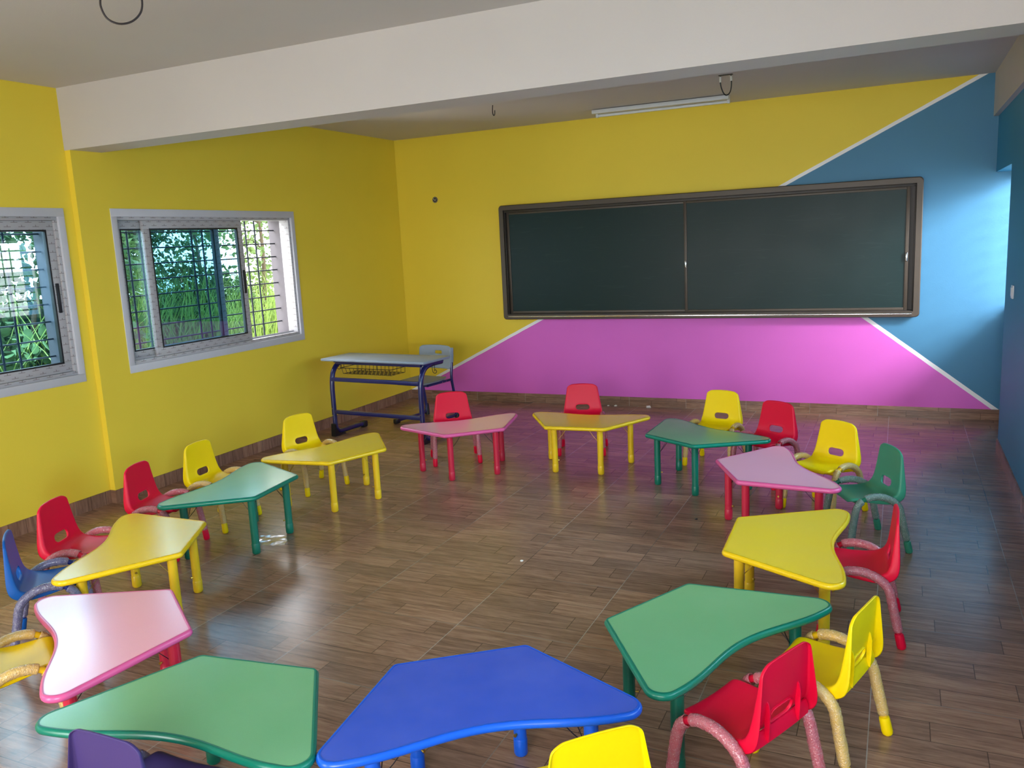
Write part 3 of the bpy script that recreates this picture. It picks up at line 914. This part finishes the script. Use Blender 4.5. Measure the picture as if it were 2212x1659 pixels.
# ------------------------------------------------------------------ ceiling and wall fittings
lt = thing('batten_light', 'unlit fluorescent batten lamp on the ceiling above the chalkboard', 'ceiling light', (3.11, -.455, H), math.radians(1.2))
MB().bbox(-.615, .615, -.030, .030, -.030, 0, .004).build('housing', M['lamp_white'], lt)
MB().bbox(-.618, .618, -.075, -.030, -.040, -.006, .003).build('reflector', M['lamp_white'], lt)
for s in (-1, 1): MB().bbox(s*.600-.012, s*.600+.012, .028, .060, -.062, -.012, .003).build('lamp_holder', M['lamp_white'], lt)
MB().tube([(-.590, .045, -.046), (.590, .045, -.046)], .013, 12).build('lamp_tube', M['tube'], lt)

c1 = thing('ceiling_cable', 'short dark cable hook hanging from the ceiling left of the lamp', 'cable', (1.90, -1.40, H))
MB().tube(smooth_path([(0, 0, 0), (-.004, 0, -.04), (.0, -.004, -.075), (.010, -.005, -.087), (.018, -.004, -.075), (.018, -.002, -.045)], 4), .0042, 8).build('cable_loop', M['cable'], c1)
c2 = thing('ceiling_cable', 'looped cable with white tape hanging from the ceiling right of the lamp', 'cable', (3.885, -1.44, H))
MB().tube(smooth_path([(-.045, 0, 0), (-.050, .005, -.035), (-.045, .02, -.085), (-.030, .045, -.128), (-.010, .06, -.140), (.016, .05, -.120), (.030, .03, -.07), (.030, .01, 0)], 5), .0045, 8).build('cable_loop', M['black_plastic'], c2)
MB().tube([(-.048, .003, -.01), (-.049, .008, -.05)], .0075, 8).tube([(.030, .008, -.012), (.031, .018, -.045)], .0078, 8).build('white_tape', M['crumb'], c2)
MB().bbox(-.060, .045, -.012, .012, -.006, .0, .002).build('ceiling_hook_plate', M['black_plastic'], c2)
c3 = thing('ceiling_cable', 'wide dark cable loop at the top left of the photo', 'cable', (2.147, -5.433, H))
d = Vector((.67, .74, 0))
P = [(-.066, .10), (-.070, .0), (-.078, -.085), (-.080, -.125), (-.062, -.168), (-.020, -.187), (.030, -.176), (.068, -.140), (.080, -.095), (.074, -.05), (.064, 0), (.06, .1)]
MB().tube(smooth_path([tuple(d*a)[:2]+(min(0, z),) for a, z in P if z <= 0], 5), .0042, 8).build('cable_loop', M['cable'], c3)

jb = thing('junction_box', 'broken-out round wiring hole high on the yellow far wall', 'junction box', (.475, 0, 2.218))
MB().tube([(0, 0, 0), (0, -.004, 0)], .034, 9).build('hole_rim', M['concrete'], jb)
MB().tube([(0, -.003, 0), (0, -.006, 0)], .022, 14).build('box_cup', M['black_plastic'], jb)
MB().tube(smooth_path([(-.012, -.005, .012), (-.004, -.02, .004), (.008, -.014, -.010), (.012, -.006, .010)], 4), .003, 6).build('wire_end', M['lamp_white'], jb)
sw = thing('light_switch', 'white light switch on the blue right wall', 'light switch', (R, -1.57, 1.228))
MB().bbox(-.011, 0, -.042, .042, -.045, .045, .004).build('switch_plate', M['switch'], sw)
MB().bbox(-.015, -.009, -.028, .028, -.030, .030, .003).build('switch_rocker', M['switch'], sw)

# crumbs of plaster on the floor
def crumb(x, y, r, seed, label, mat, z=0.0):
    rnd = random.Random(seed); bm = bmesh.new(); bmesh.ops.create_icosphere(bm, subdivisions=3, radius=r)
    for v in bm.verts: v.co = v.co*(1+.5*noise.noise(v.co*(1.1/r)+Vector((seed, 0, 0)))); v.co.z = max(0, v.co.z*.5+r*.3)
    me = bpy.data.meshes.new('crumb'); bm.to_mesh(me); bm.free()
    tag(link('plaster_crumb', me, mat, None, (x, y, z)), label, 'crumb', 'plaster crumbs on the floor')
crumb(2.40, -.035, .011, 1, 'small white plaster crumb by the far skirting, left one of two', M['crumb'])
crumb(2.48, -.033, .016, 2, 'white plaster crumb by the far skirting, right one of two', M['crumb'])
crumb(2.83, -.036, .024, 3, 'largest flat white plaster crumb at the far skirting behind the yellow table', M['crumb'])
crumb(3.27, -4.187, .008, 4, 'tiny white crumb in the middle of the open floor', M['crumb'])
crumb(4.02, -3.246, .008, 5, 'tiny dark crumb on the floor left of the right-hand pink table', M['black_plastic'])

# clear film lying by the leg of the sea-green table
N = Nodes('clear plastic film')
tr = N.n('ShaderNodeBsdfTransparent'); gl = N.n('ShaderNodeBsdfGlossy'); gl.inputs['Roughness'].default_value = .12
mx = N.n('ShaderNodeMixShader'); lw = N.n('ShaderNodeLayerWeight'); lw.inputs[0].default_value = .35
N.put(mx.inputs[0], N.math('ADD', .10, N.math('MULTIPLY', lw.outputs[1], .35), clamp=True)); N.put(mx.inputs[1], tr.outputs[0]); N.put(mx.inputs[2], gl.outputs[0])
M['film_clear'] = N.done(mx.outputs[0])
vs = []; fs = []
for i in range(13):
    for j in range(11):
        x = -.11+.22*i/12; y = -.085+.17*j/10
        vs.append((x+.012*noise.noise(Vector((y*30, 1, 0))), y, .004+.010*abs(noise.noise(Vector((x*16, y*16, 5))))))
for i in range(12):
    for j in range(10): fs.append((i*11+j, (i+1)*11+j, (i+1)*11+j+1, i*11+j+1))
tag(link('plastic_film', new_mesh('plastic_film', vs, fs, 180), M['film_clear'], None, (1.675, -4.365, 0), .35), 'scrap of clear plastic film on the floor beside the sea-green table leg', 'plastic film')

# ------------------------------------------------------------------ outdoors
struct('ground', MB().box(-40, -.25, -30, 25, -.45, -.35).box(6.06, 40, -30, 25, -.45, -.35), wall_paint('earth ground', (96, 104, 62), .95), 'overgrown ground outside the windows')
def leaf_mat(name, a, b):
    N = Nodes(name); oi = N.coords(); nz = N.noise(oi, 2.3, 3)
    col = N.mix(nz, srgb(*a), srgb(*b))
    d = N.bsdf(col, .65, 0, .2)
    t = N.n('ShaderNodeBsdfTranslucent'); N.put(t.inputs[0], col)
    mx = N.n('ShaderNodeMixShader'); mx.inputs[0].default_value = .35; N.put(mx.inputs[1], d); N.put(mx.inputs[2], t.outputs[0])
    return N.done(mx.outputs[0])
M['grass'] = leaf_mat('tall grass', (78, 112, 48), (152, 174, 96))
M['leaf'] = leaf_mat('tree leaves', (60, 88, 54), (124, 148, 88))
M['leaf2'] = leaf_mat('dark bush leaves', (42, 70, 46), (88, 118, 76))
M['bark'] = wall_paint('bark', (80, 70, 58), .9)
def grass_patch(name, x0, x1, y0, y1, n, h0, h1, seed, label, base=-.35):
    rnd = random.Random(seed); vs = []; fs = []
    for _ in range(n):
        x = rnd.uniform(x0, x1); y = rnd.uniform(y0, y1); h = rnd.uniform(h0, h1); a = rnd.uniform(0, 2*PI); bend = rnd.uniform(.15, .6)*h; w = rnd.uniform(.006, .016)
        dx, dy = math.cos(a), math.sin(a); o = len(vs); K = 5
        for k in range(K+1):
            t = k/K; px = x+dx*bend*t*t; py = y+dy*bend*t*t; pz = base+h*(t-.25*bend/h*t**3); ww = w*(1-t**1.5)+.0008
            vs.append((px-dy*ww, py+dx*ww, pz)); vs.append((px+dy*ww, py-dx*ww, pz))
        for k in range(K): fs.append((o+2*k, o+2*k+1, o+2*k+3, o+2*k+2))
    tag(link(name, new_mesh(name, vs, fs, 180), M['grass']), label, 'grass', None, 'stuff')
grass_patch('tall_grass', -6.0, -2.1, -5.0, 5.5, 8500, 1.2, 2.25, 11, 'tall grass growing outside the left windows')
def tree(name, x, y, h, cr, n, seed, label, cat, leafmat, z0=-.35, zc=None, group=None, leaf=.075):
    root = thing(name, label, cat, (x, y, z0), 0, group); rnd = random.Random(seed)
    tr = MB(); tips = []
    trunk = smooth_path([(0, 0, 0), (rnd.uniform(-.1, .1), rnd.uniform(-.1, .1), h*.3), (rnd.uniform(-.2, .2), rnd.uniform(-.2, .2), h*.65), (rnd.uniform(-.2, .2), rnd.uniform(-.2, .2), h*.92)], 5)
    tr.tube(trunk, [.055*(1-.75*i/(len(trunk)-1)) for i in range(len(trunk))], 8)
    for k in range(14):
        b = trunk[int(len(trunk)*rnd.uniform(.2, .95))]; a = rnd.uniform(0, 2*PI); ln = cr*rnd.uniform(.5, 1)
        e = b+Vector((math.cos(a)*ln, math.sin(a)*ln, ln*rnd.uniform(-.1, .7)))
        mid = (b+e)/2+Vector((0, 0, .08)); q = smooth_path([b, mid, e], 4); tr.tube(q, [.016*(1-.7*i/(len(q)-1)) for i in range(len(q))], 5)
        tips += q[3:]
    tr.build('trunk', M['bark'], root)
    vs = []; fs = []
    for _ in range(n):
        c = rnd.choice(tips)+Vector((rnd.gauss(0, .16), rnd.gauss(0, .16), rnd.gauss(0, .15)))
        a = Vector((rnd.gauss(0, 1), rnd.gauss(0, 1), rnd.gauss(-.5, .6))).normalized(); b = a.orthogonal().normalized()
        b = (b*math.cos(rnd.uniform(0, 6))+a.cross(b)*math.sin(rnd.uniform(0, 6))).normalized()
        L = leaf*rnd.uniform(.7, 1.5); W = L*.27; o = len(vs); nr = a.cross(b)*L*.12
        vs += [c, c+a*L*.35+b*W+nr, c+a*L, c+a*L*.35-b*W+nr, c+a*L*.68+b*W*.8+nr*.8, c+a*L*.68-b*W*.8+nr*.8]
        fs += [(o, o+1, o+4, o+2), (o, o+2, o+5, o+3)]
    link('foliage', new_mesh('foliage', vs, fs, 180), leafmat, root)
TG = 'trees outside the left windows'
tree('tree', -3.4, 1.55, 3.3, .75, 2600, 21, 'slim leafy tree outside the open right part of the far window', 'tree', M['leaf'], group=TG)
tree('tree', -5.6, 2.5, 3.5, 1.0, 2200, 22, 'sparse tree whose twigs cross the white sky beside the open sash', 'tree', M['leaf'], group=TG)
tree('tree', -4.6, .55, 2.9, 1.2, 4200, 23, 'tree behind the front sash of the far window, over the tall grass', 'tree', M['leaf2'], group=TG)
tree('tree', -3.9, -.45, 2.9, 1.1, 4200, 24, 'dark tree behind the middle of the far window', 'tree', M['leaf2'], group=TG)
tree('tree', -3.4, -1.45, 2.8, 1.0, 3600, 28, 'tree behind the narrow left pane of the far window', 'tree', M['leaf'], group=TG)
tree('bush', -2.5, -2.75, 2.2, .9, 4600, 25, 'dense bush low behind the window at the left edge', 'bush', M['leaf2'], leaf=.10)
tree('tree', -4.0, -2.6, 3.0, 1.4, 4600, 26, 'tree filling the top of the window at the left edge', 'tree', M['leaf2'], group=TG)
# outside the recess window
struct('trim_3', MB().box(9.0, 9.15, -12, 9, -.35, 1.62), M['outer_wall'], 'white boundary wall outside the right-hand windows')

# ------------------------------------------------------------------ daylight and added fill lamps
w = bpy.data.worlds.new('overcast sky'); scn.world = w; w.use_nodes = True
nt = w.node_tree; nt.nodes.clear()
out = nt.nodes.new('ShaderNodeOutputWorld'); bg = nt.nodes.new('ShaderNodeBackground')
bg.inputs[0].default_value = (.93, .96, 1.0, 1); bg.inputs[1].default_value = 9.0
nt.links.new(bg.outputs[0], out.inputs[0])

def area(name, loc, target, sx, sy, power, color=(1, 1, 1)):
    L = bpy.data.lights.new(name, 'AREA'); L.shape = 'RECTANGLE'; L.size = sx; L.size_y = sy; L.energy = power; L.color = color
    o = bpy.data.objects.new(name, L); COL.objects.link(o); o.location = loc
    o.rotation_euler = (Vector(target)-Vector(loc)).to_track_quat('-Z', 'Z').to_euler()
    return o
SKYC = (.96, .97, 1.0)
area('daylight_recess_low', (8.7, -2.7, 2.20), (6.0, -.3, 1.6), 2.2, .7, 150, (.94, .95, 1.0))
area('daylight_recess_high', (8.5, -2.2, 3.05), (6.0, -.3, 1.4), 1.1, .38, 340, (.94, .95, 1.0))
area('added_fill_far_left_window', (-2.0, -2.8, 3.7), (1.8, -2.7, .4), 2.6, 1.6, 130, SKYC)  # unseen lamp added above the window view to brighten the far bay
area('added_fill_near_left_window', (-2.0, -5.1, 3.7), (1.8, -5.0, .4), 2.6, 1.6, 40, SKYC)  # same added fill lamp, out of view, for the nearer left window
area('added_fill_low_left', (-1.5, -2.8, .05), (2.6, -1.3, 2.9), 2.6, 1.0, 130, (1, .98, .92))  # added low lamp aimed upward, brightens the far ceiling like ground bounce
area('daylight_middle_window', (6.5, -3.35, 1.75), (4.5, -3.3, 1.0), 1.9, 1.1, 60, SKYC)
area('daylight_near_window', (6.5, -5.97, 1.75), (4.5, -5.6, 1.2), 2.0, 1.1, 75, SKYC)
area('daylight_door', (1.7, -9.8, 1.2), (2.5, -5, .8), 1.0, 2.0, 45, SKYC)
area('daylight_rear_window', (4.6, -9.8, 1.6), (3.5, -5, 1.2), 2.0, 1.1, 90, SKYC)

# ------------------------------------------------------------------ camera
cam = bpy.data.cameras.new('camera'); co = bpy.data.objects.new('camera', cam); COL.objects.link(co)
yaw, pit, rol = .4400751609926246, 1.4009672483048072, -.049560522705698544
MR = Matrix.Rotation(yaw, 3, 'Z') @ Matrix.Rotation(pit, 3, 'X') @ Matrix.Rotation(rol, 3, 'Z')
co.matrix_world = Matrix.Translation((5.112095, -8.110935, 1.731043)) @ MR.to_4x4()
cam.sensor_fit = 'HORIZONTAL'; cam.sensor_width = 36; cam.lens = 1796.2/2212*36; cam.clip_start = .05; cam.clip_end = 200
scn.camera = co
vs_ = scn.view_settings
vs_.view_transform = 'Standard'; vs_.look = 'None'; vs_.gamma = 1; vs_.use_curve_mapping = False; vs_.exposure = 0.17
